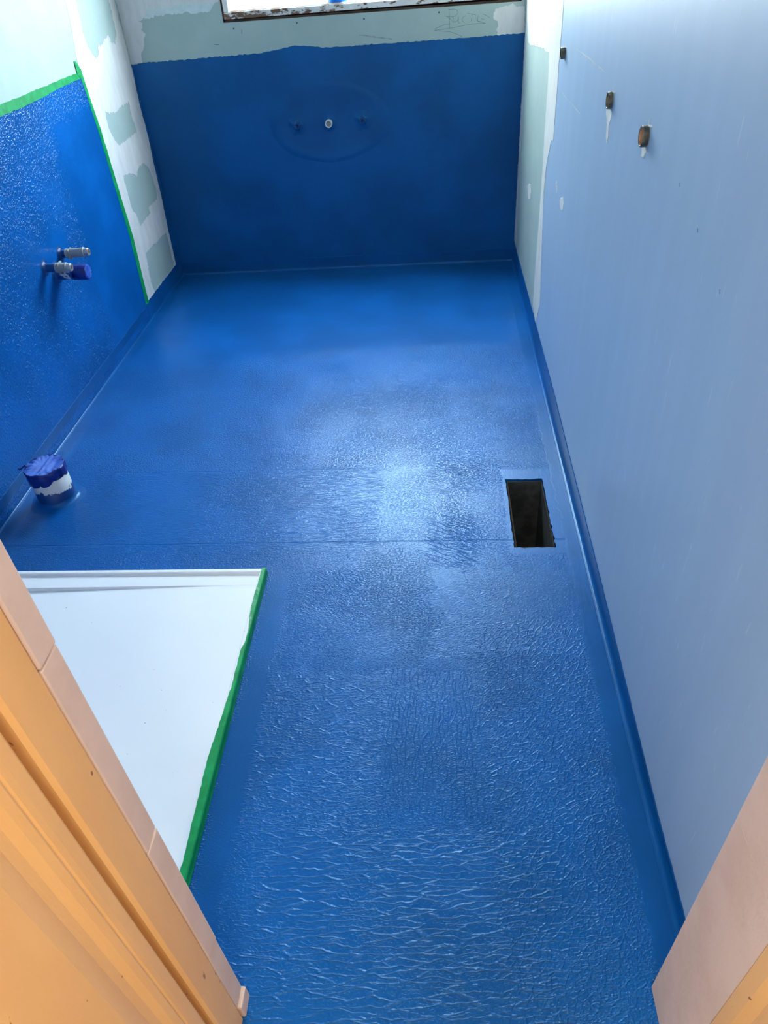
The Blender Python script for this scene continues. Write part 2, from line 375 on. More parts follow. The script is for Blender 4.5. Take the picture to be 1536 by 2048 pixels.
W_L2=[(1.4864,1.0109), (1.4852,0.9904), (1.4974,0.9883)]
W_E1=[(1.5058,1.0128), (1.518,1.0077), (1.5341,0.998)]
W_E2=[(1.4972,0.9984), (1.5132,0.9931)]
W_E3=[(1.4841,0.9913), (1.5162,0.9806)]
W_SMEAR=[(0.9944,0.9718), (1.016,0.9688), (1.0644,0.96), (1.1302,0.9494)]
DOTS=[(1.0195,1.0253), (1.3268,1.0291)]
DOTS2=[(0.7396,1.0285), (1.0195,1.026), (0.4718,1.0238)]
TICKS=[(0.5048,1.0187), (0.502,1.0046), (0.3799,0.9731), (0.3992,0.9712)]
R_COMP=[(0.0252,1.0847), (0.003,1.0487), (-0.1371,0.915), (-0.5549,0.9472), (-0.7571,0.9532), (-0.7735,0.8908), (-0.7807,0.8028), (-0.7815,0.7215), (-0.8031,0.6042), (-0.8015,0.4741), (-0.7997,0.3351), (-0.7977,0.1861), (-0.8101,0.1133), (-0.9162,0.0812), (-0.9846,0.1878), (-0.9525,0.2836), (-0.9127,0.4079), (-0.8708,0.5586), (-0.885,0.6424), (-0.9494,0.7326), (-0.9967,0.7452), (-0.9903,0.7958), (-0.9934,0.8701), (-0.9858,0.9449), (-0.8803,1.1032), (-0.8624,1.1301)]
R_CAULK=[(-0.036,0.9372), (-0.0362,0.7339), (-0.0588,0.5318), (-0.0852,0.2647), (-0.1041,0.1051), (-0.1403,0.1086), (-0.1318,0.2783), (-0.111,0.5429), (-0.1082,0.7449), (-0.0846,0.9418)]
R_DAB=[(-0.389,0.448), (-0.4784,0.4787), (-0.5196,0.4573), (-0.5104,0.4273), (-0.4462,0.4152)]
R_DAB2=[(-1.22,0.6246), (-1.2717,0.6499), (-1.2971,0.6354), (-1.283,0.6094), (-1.2429,0.6088)]
R_DAB3=[(-1.1159,0.6527), (-1.1383,0.6584), (-1.1614,0.6365), (-1.1495,0.622)]
R_SM2=[(-1.7296,0.9632), (-1.7645,0.9682), (-1.7881,0.962), (-1.7824,0.946), (-1.7732,0.9329), (-1.7816,0.9133), (-1.7791,0.9011), (-1.7546,0.9118), (-1.755,0.9352), (-1.7342,0.9487)]
R_SM3=[(-2.0705,0.9625), (-2.0967,0.9684), (-2.0987,0.9605), (-2.1092,0.9563), (-2.0925,0.9428), (-2.0737,0.9419), (-2.0733,0.9533)]
R_SCR1=[(-1.2703,1.0213), (-1.3707,1.0228), (-1.4839,1.0237), (-1.5885,1.0218), (-1.6933,1.0223)]
R_SCR2=[(-1.0946,0.8935), (-1.1736,0.8922), (-1.3151,0.895), (-1.4138,0.8937), (-1.4907,0.892)]
R_TOP=[(-0.0908,0.0938), (-0.9395,0.0889), (-1.4661,0.0856), (-1.8646,0.0714), (-2.2813,0.0613), (-2.6243,0.047), (-2.8779,0.0363), (-3.0427,0.0386)]
R_DOT=[(-2.4478,0.9261), (-2.5783,0.8873), (-2.3275,0.9575)]
TRAY_IN=[(0.8279,-2.2078), (0.8265,-2.296), (0.8257,-2.3513), (0.8334,-2.404), (0.8434,-2.4259), (0.8285,-2.4752), (0.8296,-2.58), (0.8195,-2.7513), (0.8245,-2.9764)]
TRAY_OUT=[(0.8473,-2.2297), (0.8419,-2.4041), (0.8381,-2.4683), (0.8399,-2.7562), (0.8368,-2.9902)]


# ---------------------------------------------------------------- setting
VX0, VX1, VY0, VY1 = 1.494, 1.604, -2.113, -1.807          # hole for the floor duct
floor = obj('floor', film_bm('F', [(0, 0), (0, -L), (.90, -L), (.90, -3.262), (1.66, -3.262), (1.66, -L), (W, -L), (W, 0)],
            [jag([(VX0, VY0), (VX0, VY1), (VX1, VY1), (VX1, VY0)], .012, .0011, 3)], .022, -.022), M_floor)
tag(floor, kind='structure')
wall_left = tag(obj('wall_left', box((-.1, -3.4, 0), (0, .1, H)), M_board), kind='structure')
WX0, WX1, WZ0, WZ1 = .432, 1.660, 1.046, 2.06              # window opening
bm = bmesh.new()
for lo, hi in (((-.0, 0, 0), (W, .1, WZ0)), ((0, 0, WZ1), (W, .1, H)), ((0, 0, WZ0), (WX0, .1, WZ1)), ((WX1, 0, WZ0), (W, .1, WZ1))): bx(bm, lo, hi)
wall_back = tag(obj('wall_back', bm, M_board), kind='structure')
wall_right = tag(obj('wall_right', box((W + .010, -3.4, 0), (W + .11, .1, H)), M_board), kind='structure')
obj('plasterboard_sheet', box((W, -.884, 0), (W + .010, 0, H)), M_board, wall_right)
obj('plasterboard_sheet', box((W, -3.158, 0), (W + .010, -.886, H)), M_sheet, wall_right)
tag(obj('ceiling', box((-.1, -3.4, H), (W + .1, .1, H + .05)), M_ceil), kind='structure')
bm = bmesh.new()
for lo, hi in (((0, -3.34, 0), (.90, -3.190, H)), ((1.66, -3.34, 0), (W, -3.160, H)), ((.90, -3.34, 2.06), (1.66, -3.19, H))): bx(bm, lo, hi)
tag(obj('wall_front', bm, M_ceil), kind='structure')
# hall outside the door, behind the camera
tag(obj('floor_hall', box((.0, -5.2, -.04), (2.6, -3.262, -.002)), M_hallf), kind='structure')
tag(obj('ceiling_hall', box((-.1, -5.2, H), (2.7, -3.4, H + .05)), M_ceil), kind='structure')
tag(obj('wall_hall_back', box((-.1, -5.3, 0), (2.7, -5.2, H)), M_hallw), kind='structure')
tag(obj('wall_hall_left', box((-.1, -5.2, 0), (0, -3.4, H)), M_hallw), kind='structure')
tag(obj('wall_hall_right', box((2.6, -5.2, 0), (2.7, -3.34, H)), M_hallw), kind='structure')
tag(obj('wall_hall_front', box((W, -3.4, 0), (2.6, -3.34, H)), M_hallw), kind='structure')

# blue membrane coats on the walls
top = [(x, z) for x, z in B_BLUE1 if x > 0] + [(x, z) for x, z in B_BLUE2 if x > .93 and x < W - .004]
bp = jag([(.0, .004), (.0, .922)] + top + [(W - .001, .9405), (W - .001, .004)], .008, .0011, 5)
bp = [(min(max(x, .0003), W - .0006), z) for x, z in bp]
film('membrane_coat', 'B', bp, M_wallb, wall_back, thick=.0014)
el = []
for i in range(72):
    a = 2 * math.pi * i / 72; k = 1 + .012 * math.sin(3 * a + 1) + .01 * math.sin(7 * a)
    el.append((.832 + .272 * k * math.cos(a), .655 + .163 * k * math.sin(a)))
bm = bmesh.new(); rings = []
for s, o in ((1.0, .0013), (.96, .0022), (.92, .0030), (.86, .0031), (.80, .0023), (.74, .0015), (.0, .0015)):
    rings.append([bm.verts.new(PL['B'](.832 + (x - .832) * s, .655 + (z - .655) * s, o)) for x, z in el] if s else [bm.verts.new(PL['B'](.832, .655, o))])
for a, b in zip(rings, rings[1:]):
    for i in range(72):
        j = (i + 1) % 72
        bm.faces.new((a[i], a[j], b[j], b[i]) if len(b) > 1 else (a[i], a[j], b[0]))
obj('reinforcing_patch', bm, M_wallb, wall_back, smooth=True)
lb = [(-3.156, .004), (-3.156, .957), (-1.185, .9502), (-.9985, .9499), (-.574, .9577), (-.5517, .9583)] + [(y + .012, z) for y, z in TAPE_V[1:6]] + [(-.545, .004)]
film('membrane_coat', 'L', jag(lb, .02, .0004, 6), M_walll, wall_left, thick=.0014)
edge = [(y, z) for y, z in L_COMP[13:22]]
film('membrane_coat', 'L', jag([(-.0005, .004), (-.075, .004)] + edge + [(-.0005, .925)], .01, .0008, 8), M_wallb, wall_left, thick=.0012)

# jointing compound, ragged edges, bare board showing in the gaps
Lc = [(-.44, 2.39)] + L_COMP[1:-1] + [(-.005, 1.2), (-.005, 2.39)]
H1 = [(-.37, 1.52)] + L_H1[1:-1] + [(-.09, 1.47)]
Lc = jag(Lc, .009, .0022, 11); Lc = [(min(y, -.0004), z) for y, z in Lc]
film('jointing_compound', 'L', Lc, M_comp, wall_left, [jag(h, .007, .0028, 12 + i) for i, h in enumerate((H1, L_H2, L_H3, L_H4))], .0009)
film('thin_skim', 'L', jag(L_H2B, .008, .003, 21), M_boardlite, wall_left, thick=.0007)
Bc = [(.0006, 2.39), (.0006, .9235)] + [(x, z) for x, z in B_COMP[3:19]] + [(.425, 1.117), (.425, 1.30), (.16, 1.32), (.13, 2.39)]
film('jointing_compound', 'B', [(max(x, .0005), z) for x, z in jag(Bc, .008, .0018, 22)], M_comp, wall_back, thick=.0009)
film('thin_skim', 'B', jag([(.10, 1.075), (.16, 1.085), (.25, 1.09), (.32, 1.085), (.39, 1.09), (.41, 1.113), (.30, 1.118), (.13, 1.112)], .008, .003, 25), M_boardlite, wall_back, thick=.0013)
Br = [(min(x, W - .0006), max(z, .937)) for x, z in jag(B_COMPR[:-1] + [B_COMPR[-1]], .006, .0022, 23)]
film('jointing_compound', 'B', Br, M_comp, wall_back, thick=.0009)
Rc = [(-.0006, 2.39), (-.0006, 1.03)] + R_COMP[2:-2] + [(-.9858, 1.0), (-.9858, 1.15), (-.93, 2.39)]
Rc = [(min(y, -.0005), z) for y, z in jag(Rc, .012, .0022, 31)]
film('jointing_compound', 'R', Rc, M_comp, wall_right, thick=.0009)
Rk = [(-.0005, 1.02), (-.0005, .095)] + [(y * .6, z) for y, z in R_CAULK[5:]]
film('jointing_compound', 'R', [(min(y, -.0004), z) for y, z in jag(Rk, .012, .002, 32)], M_comp, wall_right, thick=.0008)
for i, q in enumerate((R_DAB, R_DAB2, R_DAB3)): film('plaster_dab', 'R', jag(q, .006, .002, 33 + i), M_comp, wall_right, thick=.0008)
for i, q in enumerate((R_SM2, R_SM3)): film('plaster_smear', 'R', jag(q, .005, .0015, 43 + i), M_comp, wall_right, thick=.0008)
for i, q in enumerate((R_SCR1, R_SCR2)):
    bm = bmesh.new(); r = random.Random(i); pts = []
    for a, b in zip(q, q[1:]):
        for k in range(3): pts.append((a[0] + (b[0] - a[0]) * k / 3, a[1] + (b[1] - a[1]) * k / 3 + r.gauss(0, .0006)))
    k = 0
    while k < len(pts) - 2:
        e = min(len(pts), k + r.randint(2, 5)); ribbon(bm, 'R', pts[k:e], r.uniform(.0012, .003)); k = e - (1 if r.random() < .6 else 0)
    obj('scratch', bm, M_comp, wall_right)
for i, (y, z) in enumerate(R_DOT):
    bm = bmesh.new(); ribbon(bm, 'R', [(y - .002, z - .002), (y, z), (y + .002, z + .003)], .0018); obj('pencil_tick', bm, M_pencil, wall_right)
# screws, ticks and the pencilled note on the strip of board under the window
for x, z in DOTS + DOTS2[:1] + DOTS2[2:]:
    obj('screw_head', lathe([(0, .0009), (.0028, .0007), (.0036, -.0004)], 14, axis((x, 0, z), (0, -1, 0))), M_screw, wall_back)
bm = bmesh.new(); ribbon(bm, 'B', TICKS[:2], .0018); obj('pencil_tick', bm, M_pencil, wall_back)
bm = bmesh.new(); ribbon(bm, 'B', TICKS[2:], .0018); obj('pencil_tick', bm, M_pencil, wall_back)
bm = bmesh.new(); ribbon(bm, 'B', W_SMEAR, .0045); obj('rubbed_mark', bm, M_smear, wall_back)
bm = bmesh.new()
def curve(p, k=4):                     # Catmull-Rom through the points
    if len(p) < 3: return p
    P = [p[0]] + list(p) + [p[-1]]; o = []
    for i in range(1, len(P) - 2):
        for j in range(k):
            t = j / k; o.append(tuple(.5 * (2 * P[i][c] + (P[i + 1][c] - P[i - 1][c]) * t + (2 * P[i - 1][c] - 5 * P[i][c] + 4 * P[i + 1][c] - P[i + 2][c]) * t * t
                                     + (3 * P[i][c] - P[i - 1][c] - 3 * P[i + 1][c] + P[i + 2][c]) * t ** 3) for c in (0, 1)))
    return o + [p[-1]]
for q in (W_ARROW, W_ARROW2, W_R, W_R2, W_R3, W_U, W_L, W_C, W_T1, W_T2, W_I, W_L2, W_E1, W_E2, W_E3): ribbon(bm, 'B', curve(q), .0011)
obj('pencil_writing', bm, M_pencil, wall_back)

# membrane upturns where floor meets wall
def upturn(name, plane, stations, hfun, mat, seed=1, out=.055, k=1.0):
    r = random.Random(seed); bm = bmesh.new(); prev = None
    for s in stations:
        h = hfun(s) + r.gauss(0, .0009); w = out + r.gauss(0, .0025)
        pr = [(w, .00005), (w - .004, .00022), (.0185, .0006), (.0170, .0024), (.0155, .0030), (.0135, .0031), (.0100, .0045), (.0070, .0070), (.0048, .0105), (.0036, .0150), (.0030, .020), (.0022, .026), (.0020, h - .002), (.0004, h)]
        pr = [(d * k, z * k) if 0 < i < 12 and i != 1 else (d, z) for i, (d, z) in enumerate(pr)]
        if plane == 'R': cur = [bm.verts.new((W - d, s, z)) for d, z in pr]
        elif plane == 'L': cur = [bm.verts.new((d, s, z)) for d, z in pr]
        else: cur = [bm.verts.new((s, -d, z)) for d, z in pr]
        if prev:
            for i in range(len(pr) - 1): bm.faces.new((prev[i], prev[i + 1], cur[i + 1], cur[i]))
        prev = cur
    o = obj(name, bm, mat); tag(o, kind='structure'); return o
def interp(tab):
    tab = sorted(tab)
    def f(s):
        if s <= tab[0][0]: return tab[0][1]
        for a, b in zip(tab, tab[1:]):
            if s <= b[0]: return a[1] + (b[1] - a[1]) * (s - a[0]) / (b[0] - a[0])
        return tab[-1][1]
    return f
rng = lambda a, b, st: [a + (b - a) * i / int(abs(b - a) / st) for i in range(int(abs(b - a) / st) + 1)]
upturn('baseboard_right', 'R', rng(0, -3.157, .009), interp(R_TOP), M_cove, 2, .05, .75)
upturn('baseboard_left', 'L', rng(0, -3.157, .009), lambda s: .079 if s > -.56 else .07, M_cove, 3, .05, .45)
upturn('baseboard_back', 'B', rng(0, W, .009), lambda s: .060, M_cove, 4, .045, .5)

# ---------------------------------------------------------------- doorway
door = tag(empty('door_1', (1.296, -3.25, 0)), kind='structure')
DL = (1.296, -3.25, 0)
XL, XR = .979, 1.612
def extr(profile, z0, z1):             # closed (x, y) outline raised from z0 to z1
    bm = bmesh.new(); a = [bm.verts.new((x, y, z0)) for x, y in profile]; b = [bm.verts.new((x, y, z1)) for x, y in profile]
    bm.faces.new(a); bm.faces.new(b[::-1]); n = len(a)
    for i in range(n): bm.faces.new((a[i], a[(i + 1) % n], b[(i + 1) % n], b[i]))
    return bm
zs = [0.0, .040, .232, .543, .854, 1.165, 1.476, 1.787, 2.05]
for i, (a, b) in enumerate(zip(zs, zs[1:])):
    j = [.005, -.001, .0005, 0, .001, 0, 0, 0][i]
    rel(obj('tile_edge', box((.90, -3.1885, a + .0006), (XL + j, -3.158, b - .0012), .0022), M_beige, door), DL)
O = XL
rel(obj('jamb_lining', extr([(.905, -3.189), (O - .002, -3.189), (O, -3.191), (O + .0004, -3.215), (O, -3.232), (O - .003, -3.2365), (O - .016, -3.2375), (.905, -3.2375)], 0, 2.05), M_orange, door, smooth=False), DL)
rel(obj('jamb_groove', box((.905, -3.246, 0), (O - .020, -3.237, 2.05)), M_orange, door), DL)
rel(obj('door_stop', extr([(.905, -3.2445), (O - .014, -3.2445), (O - .003, -3.2465), (O - .0005, -3.250), (O, -3.262), (O - .0006, -3.268), (O - .0022, -3.2705), (.905, -3.2705)], 0, 2.05), M_orange, door), DL)
rel(obj('jamb_casing', extr([(.905, -3.2705), (O - .0016, -3.2705), (O - .0006, -3.273), (O - .002, -3.281), (O - .0055, -3.290), (O - .006, -3.300), (O - .003, -3.312), (O - .001, -3.320), (O - .001, -3.42), (.905, -3.42)], 0, 2.05), M_orange, door), DL)
zr = [0.0, .5305, 1.16, 1.79, 2.05]
for i, (a, b) in enumerate(zip(zr, zr[1:])):
    rel(obj('tile_edge', box((XR + (0.0 if i else .0004), -3.241, a + .0002), (1.661, -3.1275, b - .0002), .0009), M_beige, door), DL)
rel(obj('jamb_lining', extr([(1.661, -3.2415), (XR + .001, -3.2415), (XR - .001, -3.244), (XR - .001, -3.262), (XR + .004, -3.275), (XR + .004, -3.42), (1.661, -3.42)], 0, 2.05), M_orange, door), DL)
rel(obj('head_lining', box((.905, -3.42, 2.05), (1.661, -3.158, 2.08), .002), M_orange, door), DL)

# ---------------------------------------------------------------- window
WL = (1.05, .05, 1.05)
win = tag(empty('window_1', WL), kind='structure')
def wp(name, bm, mat, parent=win, smooth=False):
    o = obj(name, bm, mat, parent, smooth)
    return rel(o, WL) if parent is win else o
# raw timber lining showing as the dark gap round the frame
bm = bmesh.new()
for lo, hi in (((WX0, .006, WZ0), (WX1, .1, WZ0 + .008)), ((WX0, .006, WZ0), (WX0 + .006, .1, WZ1)), ((WX1 - .006, .006, WZ0), (WX1, .1, WZ1)), ((WX0, .006, WZ1 - .006), (WX1, .1, WZ1))): bx(bm, lo, hi)
wp('timber_lining', bm, M_wood)
bm = extr([(WX0 + .007, .002), (WX1 - .007, .002), (WX1 - .007, .055), (WX0 + .007, .055)], WZ0 + .013, WZ0 + .034)
for v in bm.verts:                     # the gap under the rail widens to the right
    if v.co.z < WZ0 + .02: v.co.z = WZ0 + (.0105 if v.co.x < 1 else .0165)
wp('sill_rail', bm, M_peel)
wp('sill_step', box((WX0 + .007, .016, WZ0 + .034), (WX1 - .007, .10, WZ0 + .040), .002), M_peel2)
wp('frame_jamb', box((WX0 + .007, .004, WZ0 + .034), (WX0 + .030, .095, WZ1 - .007), .003), M_peel2)
wp('frame_jamb', box((WX1 - .030, .004, WZ0 + .034), (WX1 - .007, .095, WZ1 - .007), .003), M_peel2)
wp('frame_head', box((WX0 + .007, .004, WZ1 - .040), (WX1 - .007, .095, WZ1 - .007), .003), M_peel2)
bm = bmesh.new()
vs = [bm.verts.new(c) for c in ((WX0 - .03, .10, WZ0 + .038), (WX1 + .03, .10, WZ0 + .038), (WX1 + .03, .24, WZ0 + .022), (WX0 - .03, .24, WZ0 + .022),
                               (WX0 - .03, .10, WZ0 - .01), (WX1 + .03, .10, WZ0 - .01), (WX1 + .03, .24, WZ0 - .02), (WX0 - .03, .24, WZ0 - .02))]
for f in ((0, 1, 2, 3), (4, 7, 6, 5), (0, 4, 5, 1), (1, 5, 6, 2), (2, 6, 7, 3), (3, 7, 4, 0)): bm.faces.new([vs[i] for i in f])
wp('outer_sill', bm, M_cream)
def casement(hx, s, ang):              # sash hinged at hx, swung outwards; s = +1 opens from the left jamb
    Wd, Hh = (WX1 - WX0) / 2 - .034, WZ1 - WZ0 - .095
    loc = Vector((hx, .10, WZ0 + .044)); rot = Matrix.Rotation(s * ang, 4, 'Z')
    def put(bm):
        for v in bm.verts: v.co = loc + (rot @ Vector((v.co.x * s, v.co.y, v.co.z)))
        return bm
    sash = wp('casement_sash', put(box((0, 0, 0), (Wd, .035, .042), .003)), M_cream)
    obj('sash_stile', put(box((0, 0, .042), (.04, .035, Hh - .04), .003)), M_cream, sash)
    obj('sash_stile', put(box((Wd - .04, 0, .042), (Wd, .035, Hh - .04), .003)), M_cream, sash)
    obj('sash_rail', put(box((0, 0, Hh - .04), (Wd, .035, Hh), .003)), M_cream, sash)
    obj('pane', put(box((.04, .015, .042), (Wd - .04, .019, Hh - .04))), M_glass, sash)
casement(WX0 + .032, 1, math.radians(88))
casement(WX1 - .032, -1, math.radians(-88) * -1)

tag(obj('wing_light_block', box((-3.0, .30, -.5), (.17, 3.0, 3.2)), mottled('yellow cream render', (.70, .63, .44), (.76, .69, .50), 4, .8)), kind='structure')  # wing added to block sky light from the right wall; shows cream through the window
tag(obj('ground_outside', box((-12, .1, -.6), (14, 16, -.5)), M_hallf), kind='structure')
t = thing('garden_wall', 'low cream rendered wall beyond the open window', 'wall', loc=(1, 6, -.5))
rel(obj('wall_body', box((-7, 6, -.5), (9, 6.2, .95)), M_render, t), (1, 6, -.5))
rel(obj('coping', box((-7, 5.96, .95), (9, 6.24, 1.0), .01), M_ceil, t), (1, 6, -.5))

# ---------------------------------------------------------------- things
# shower tray behind the door jamb
TX, TY = .838, -2.203
TL = (.42, -2.68, 0)
tray = thing('shower_tray', 'white shower tray with green taped edge on the blue floor', 'shower tray', loc=TL)
LZ = .020
rel(obj('rim', (lambda b: [bx(b, lo, hi, .0025) for lo, hi in (((.002, TY - .012, .0005), (TX, TY, LZ)), ((TX - .014, -3.156, .0005), (TX, TY - .012, LZ)), ((.002, -3.156, .0005), (.016, TY - .012, LZ)))] and b)(bmesh.new()), M_white, tray), TL)
bm = bmesh.new()                       # floor of the tray: ledge, tapering fold, fall to the drain
nx = 40; rows = []
for i in range(nx + 1):
    x = .016 + (TX - .030) * i / nx; k = max(0.0, min(1.0, (.76 - x) / .60)); k = k ** .9
    yl = -2.262 + .008 * (x / .8); d = .0085 * k
    rows.append([bm.verts.new(c) for c in ((x, TY - .0115, .016), (x, TY - .016, .0128), (x, yl + .001, .0118), (x, yl - .0005, .0118), (x, yl - .004, .0115 - d), (x, yl - .012, .0112 - d), (x, -2.7, .0105 - d * .9), (x, -3.156, .011 - d * .5))])
for a, b in zip(rows, rows[1:]):
    for i in range(len(a) - 1): bm.faces.new((a[i], a[i + 1], b[i + 1], b[i]))
rel(obj('tray_floor', bm, M_white, tray, smooth=False), TL)
rel(obj('waste_grate', lathe([(0, .0145), (.04, .0142), (.045, .012), (.045, .006)], 32, Matrix.Translation((.38, -2.75, 0))), M_chrome, tray), TL)
# green tape along the tray's edge, laid over the rim and down its side, with a ragged inner edge
bm = bmesh.new(); prev = None; r = random.Random(4)
inn = interp([(y, x) for x, y in TRAY_IN]); 
for y in rng(TY + .002, -3.155, .010):
    xi = min(max(inn(y) + r.gauss(0, .0006), .8185), TX - .004)
    wv = .0012 * math.sin(y * 60) * (1 if -2.45 < y < -2.28 else .3)
    cur = [bm.verts.new(c) for c in ((xi, y, LZ + .0006), (xi + .001, y, LZ + .0014 + abs(wv)), (TX - .0005, y, LZ + .0012), (TX + .0014, y, LZ - .001), (TX + .0022 + abs(wv), y, .004), (TX + .0035, y, .0015))]
    if prev:
        for i in range(5): bm.faces.new((prev[i], prev[i + 1], cur[i + 1], cur[i]))
    prev = cur
tag(obj('masking_tape', bm, M_tape), 'green masking tape along the side rim of the white shower tray', 'tape', 'green masking tape strips')
bm = film_bm('L', jag(TAPE_T, .02, .0008, 51), (), .0012, .0012)
film_bm('L', jag(TAPE_TAIL, .01, .0008, 52), (), .0012, .0022, bm)
tag(obj('masking_tape', bm, M_tape), 'level strip of green masking tape topping the blue left wall, with a torn tail', 'tape', 'green masking tape strips')
tag(obj('masking_tape', film_bm('L', jag(TAPE_V, .02, .0006, 53), (), .0011, .0010), M_tape), 'upright strip of green masking tape down the left wall beside white compound', 'tape', 'green masking tape strips')

# floor duct
VL = (1.549, -1.96, -.02)
duct = thing('floor_duct', 'dark rectangular metal duct sunk in the blue floor', 'duct', loc=VL)
s0, s1, q0, q1 = VX0 + .006, VX1 - .003, VY0 + .005, VY1 - .009
bm = bmesh.new()
def tube(bm, z0, z1, a0, a1, b0, b1, t=.0012):
    for lo, hi in (((a0, b0, z0), (a0 + t, b1, z1)), ((a1 - t, b0, z0), (a1, b1, z1)), ((a0, b0, z0), (a1, b0 + t, z1)), ((a0, b1 - t, z0), (a1, b1, z1))): bx(bm, lo, hi)
    return bm
rel(obj('duct_sleeve', tube(bm, -.40, -.004, s0, s1, q0, q1), M_duct, duct), VL)
rel(obj('duct_lip', tube(bmesh.new(), -.0055, -.0035, s0 - .002, s1 + .001, q0 - .002, q1 + .003, .0035), M_rust, duct), VL)
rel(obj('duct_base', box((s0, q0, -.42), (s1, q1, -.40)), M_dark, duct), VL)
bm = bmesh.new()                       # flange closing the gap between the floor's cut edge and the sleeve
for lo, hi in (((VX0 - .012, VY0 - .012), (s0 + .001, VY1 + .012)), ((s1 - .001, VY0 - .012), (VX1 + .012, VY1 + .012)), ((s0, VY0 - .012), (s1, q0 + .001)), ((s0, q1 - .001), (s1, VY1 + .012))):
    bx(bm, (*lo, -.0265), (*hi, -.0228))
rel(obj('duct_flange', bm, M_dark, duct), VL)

# capped waste pipe rising from the floor on the left
PX, PY = .117, -1.857
pb = Vector((PX, PY, 0)); pm = axis(pb, (-.01, .01, 1))
pipe = thing('floor_waste_pipe', 'stubby white waste pipe with blue taped top standing by the left wall', 'pipe', loc=(PX, PY, 0))
tp = T('pipe body blue below white'); px, py, pz = tp.sep(tp.pos)
e = tp.m('ADD', tp.m('MULTIPLY', tp.m('SUBTRACT', tp.noise(tp.pos, 32, 5, .7), .5), .08), .050)
e2 = tp.ss(tp.m('SUBTRACT', pz, e), -.0008, .0008)
tp.base(tp.mix(e2, (.004, .045, .20), (.58, .61, .63)), .4); tp.bump(tp.m('MULTIPLY', e2, -.0006)); M_pbody = tp.mat
lc = (PX, PY, 0)
rel(obj('pipe', lathe([(.0555, .001), (.0555, .118), (.051, .118), (.051, .09), (0, .09)], 48, pm), M_pbody, pipe, True), lc)
def capw(k, a):
    lowest = .014 * max(0, math.cos(a + 1.75)) ** 2 + .006 * math.sin(2 * a) + .004 * math.sin(5 * a + 1)
    return (.0012 * math.sin(9 * a + k) + .0008 * math.sin(17 * a), -lowest if k == 0 else .0016 * math.sin(6 * a + k))
rel(obj('tape_band', lathe([(.0562, .091), (.0578, .093), (.0588, .105), (.0592, .117), (.0585, .1225), (.0555, .124)], 72, pm, wob=capw), M_navy, pipe, True), lc)
bm = bmesh.new(); rr_ = random.Random(9); rings = []
for k, s in enumerate((1.0, .92, .8, .65, .5, .35, .2, .08)):
    ring = []
    for i in range(64):
        a = 2 * math.pi * i / 64; x, y = .0575 * s * math.cos(a), .0575 * s * math.sin(a)
        pl = .0028 * math.sin(a * 19 + math.sin(a * 3) * 2) if s > .75 else 0
        fold = .0016 * math.sin(x * 330 + 1) + .0012 * math.sin(x * 150)
        z = .1235 - .002 * (1 - s) + (pl if s < 1 else .5 * pl) + fold * min(1, (1 - s) * 4)
        ring.append(bm.verts.new(pm @ Vector((x, y, z))))
    rings.append(ring)
for a, b in zip(rings, rings[1:]):
    for i in range(64): bm.faces.new((a[i], a[(i + 1) % 64], b[(i + 1) % 64], b[i]))
bm.faces.new(rings[-1])
rel(obj('film_cover', bm, M_film, pipe, True), lc)
bm = bmesh.new(); prev = None
for i in range(7):
    t = i / 6; c = pm @ Vector((-.046 - .026 * t, -.012 + .004 * math.sin(t * 5), .126 + .004 * math.sin(t * 6)))
    w = .007 * (1 - .45 * t)
    cur = [bm.verts.new(c + Vector((0, -w, -.001))), bm.verts.new(c + Vector((0, 0, .0025))), bm.verts.new(c + Vector((0, w, -.001))), bm.verts.new(c + Vector((0, 0, -.003)))]
    if prev:
        for k in range(4): bm.faces.new((prev[k], prev[(k + 1) % 4], cur[(k + 1) % 4], cur[k]))
    prev = cur
rel(obj('tape_tail', bm, M_navy, pipe), lc)
rel(obj('membrane_collar', lathe([(.0556, .016), (.0575, .009), (.062, .004), (.071, .0015), (.082, .0003)], 48, Matrix.Translation((PX, PY, 0)), wob=lambda k, a: (.003 * math.sin(5 * a) * k / 4, .002 * math.sin(7 * a) if k == 0 else 0)), M_cove, pipe, True), lc)

# pipes through the left wall
def collar(y, z, r0, parent, loc, n=28):
    rel(obj('membrane_collar', lathe([(r0 + .0002, .011), (r0 + .002, .006), (r0 + .007, .0026), (r0 + .014, .0015)], n, axis((0, y, z), (1, 0, 0)), wob=lambda k, a: (.001 * math.sin(5 * a), 0)), M_pipeblue, parent, True), loc)
def water_pipe(y, z, ln, label, bare, split, painted):
    loc = (0, y, z); t = thing('water_pipe', label, 'pipe', 'basin water pipes', loc)
    d = (1, 0, -.02 if painted else .03); mw = axis(loc, d)
    rel(obj('pipe', lathe([(.0132, .0005), (.0136, .01), (.0134, bare + .004)], 28, mw), M_pipeblue, t, True), loc)
    rel(obj('crimp_sleeve', lathe([(.0134, bare), (.0158, bare + .001), (.0162, bare + .004), (.0155, bare + .006), (.0155, ln - .022), (.0168, ln - .020), (.0168, ln - .016), (.0150, ln - .015), (.0130, ln - .014)], 28, mw), M_grey, t), loc)
    rel(obj('threaded_nipple', lathe([(.0125, ln - .0145), (.0132, ln - .013), (.0128, ln - .002), (.0112, ln), (.0065, ln), (.0062, ln - .012), (0, ln - .012)], 24, mw), M_chrome, t), loc)
    rel(obj('cable_tag', box((bare + .014, y - .0175, z - .0175), (bare + .017, y + .0175, z + .0175), .003), M_grey, t), loc)
    collar(y, z, .0135, t, loc); return t
water_pipe(-1.128, .504, .105, 'grey water pipe stub on the left blue wall, higher one of the pair', .022, .5, False)
water_pipe(-1.258, .503, .094, 'grey and blue water pipe stub lying over the taped waste pipe', .040, .5, True)
loc = (0, -1.193, .464)
t = thing('wall_waste_pipe', 'blue taped waste pipe stub below the two water pipes', 'pipe', loc=loc)
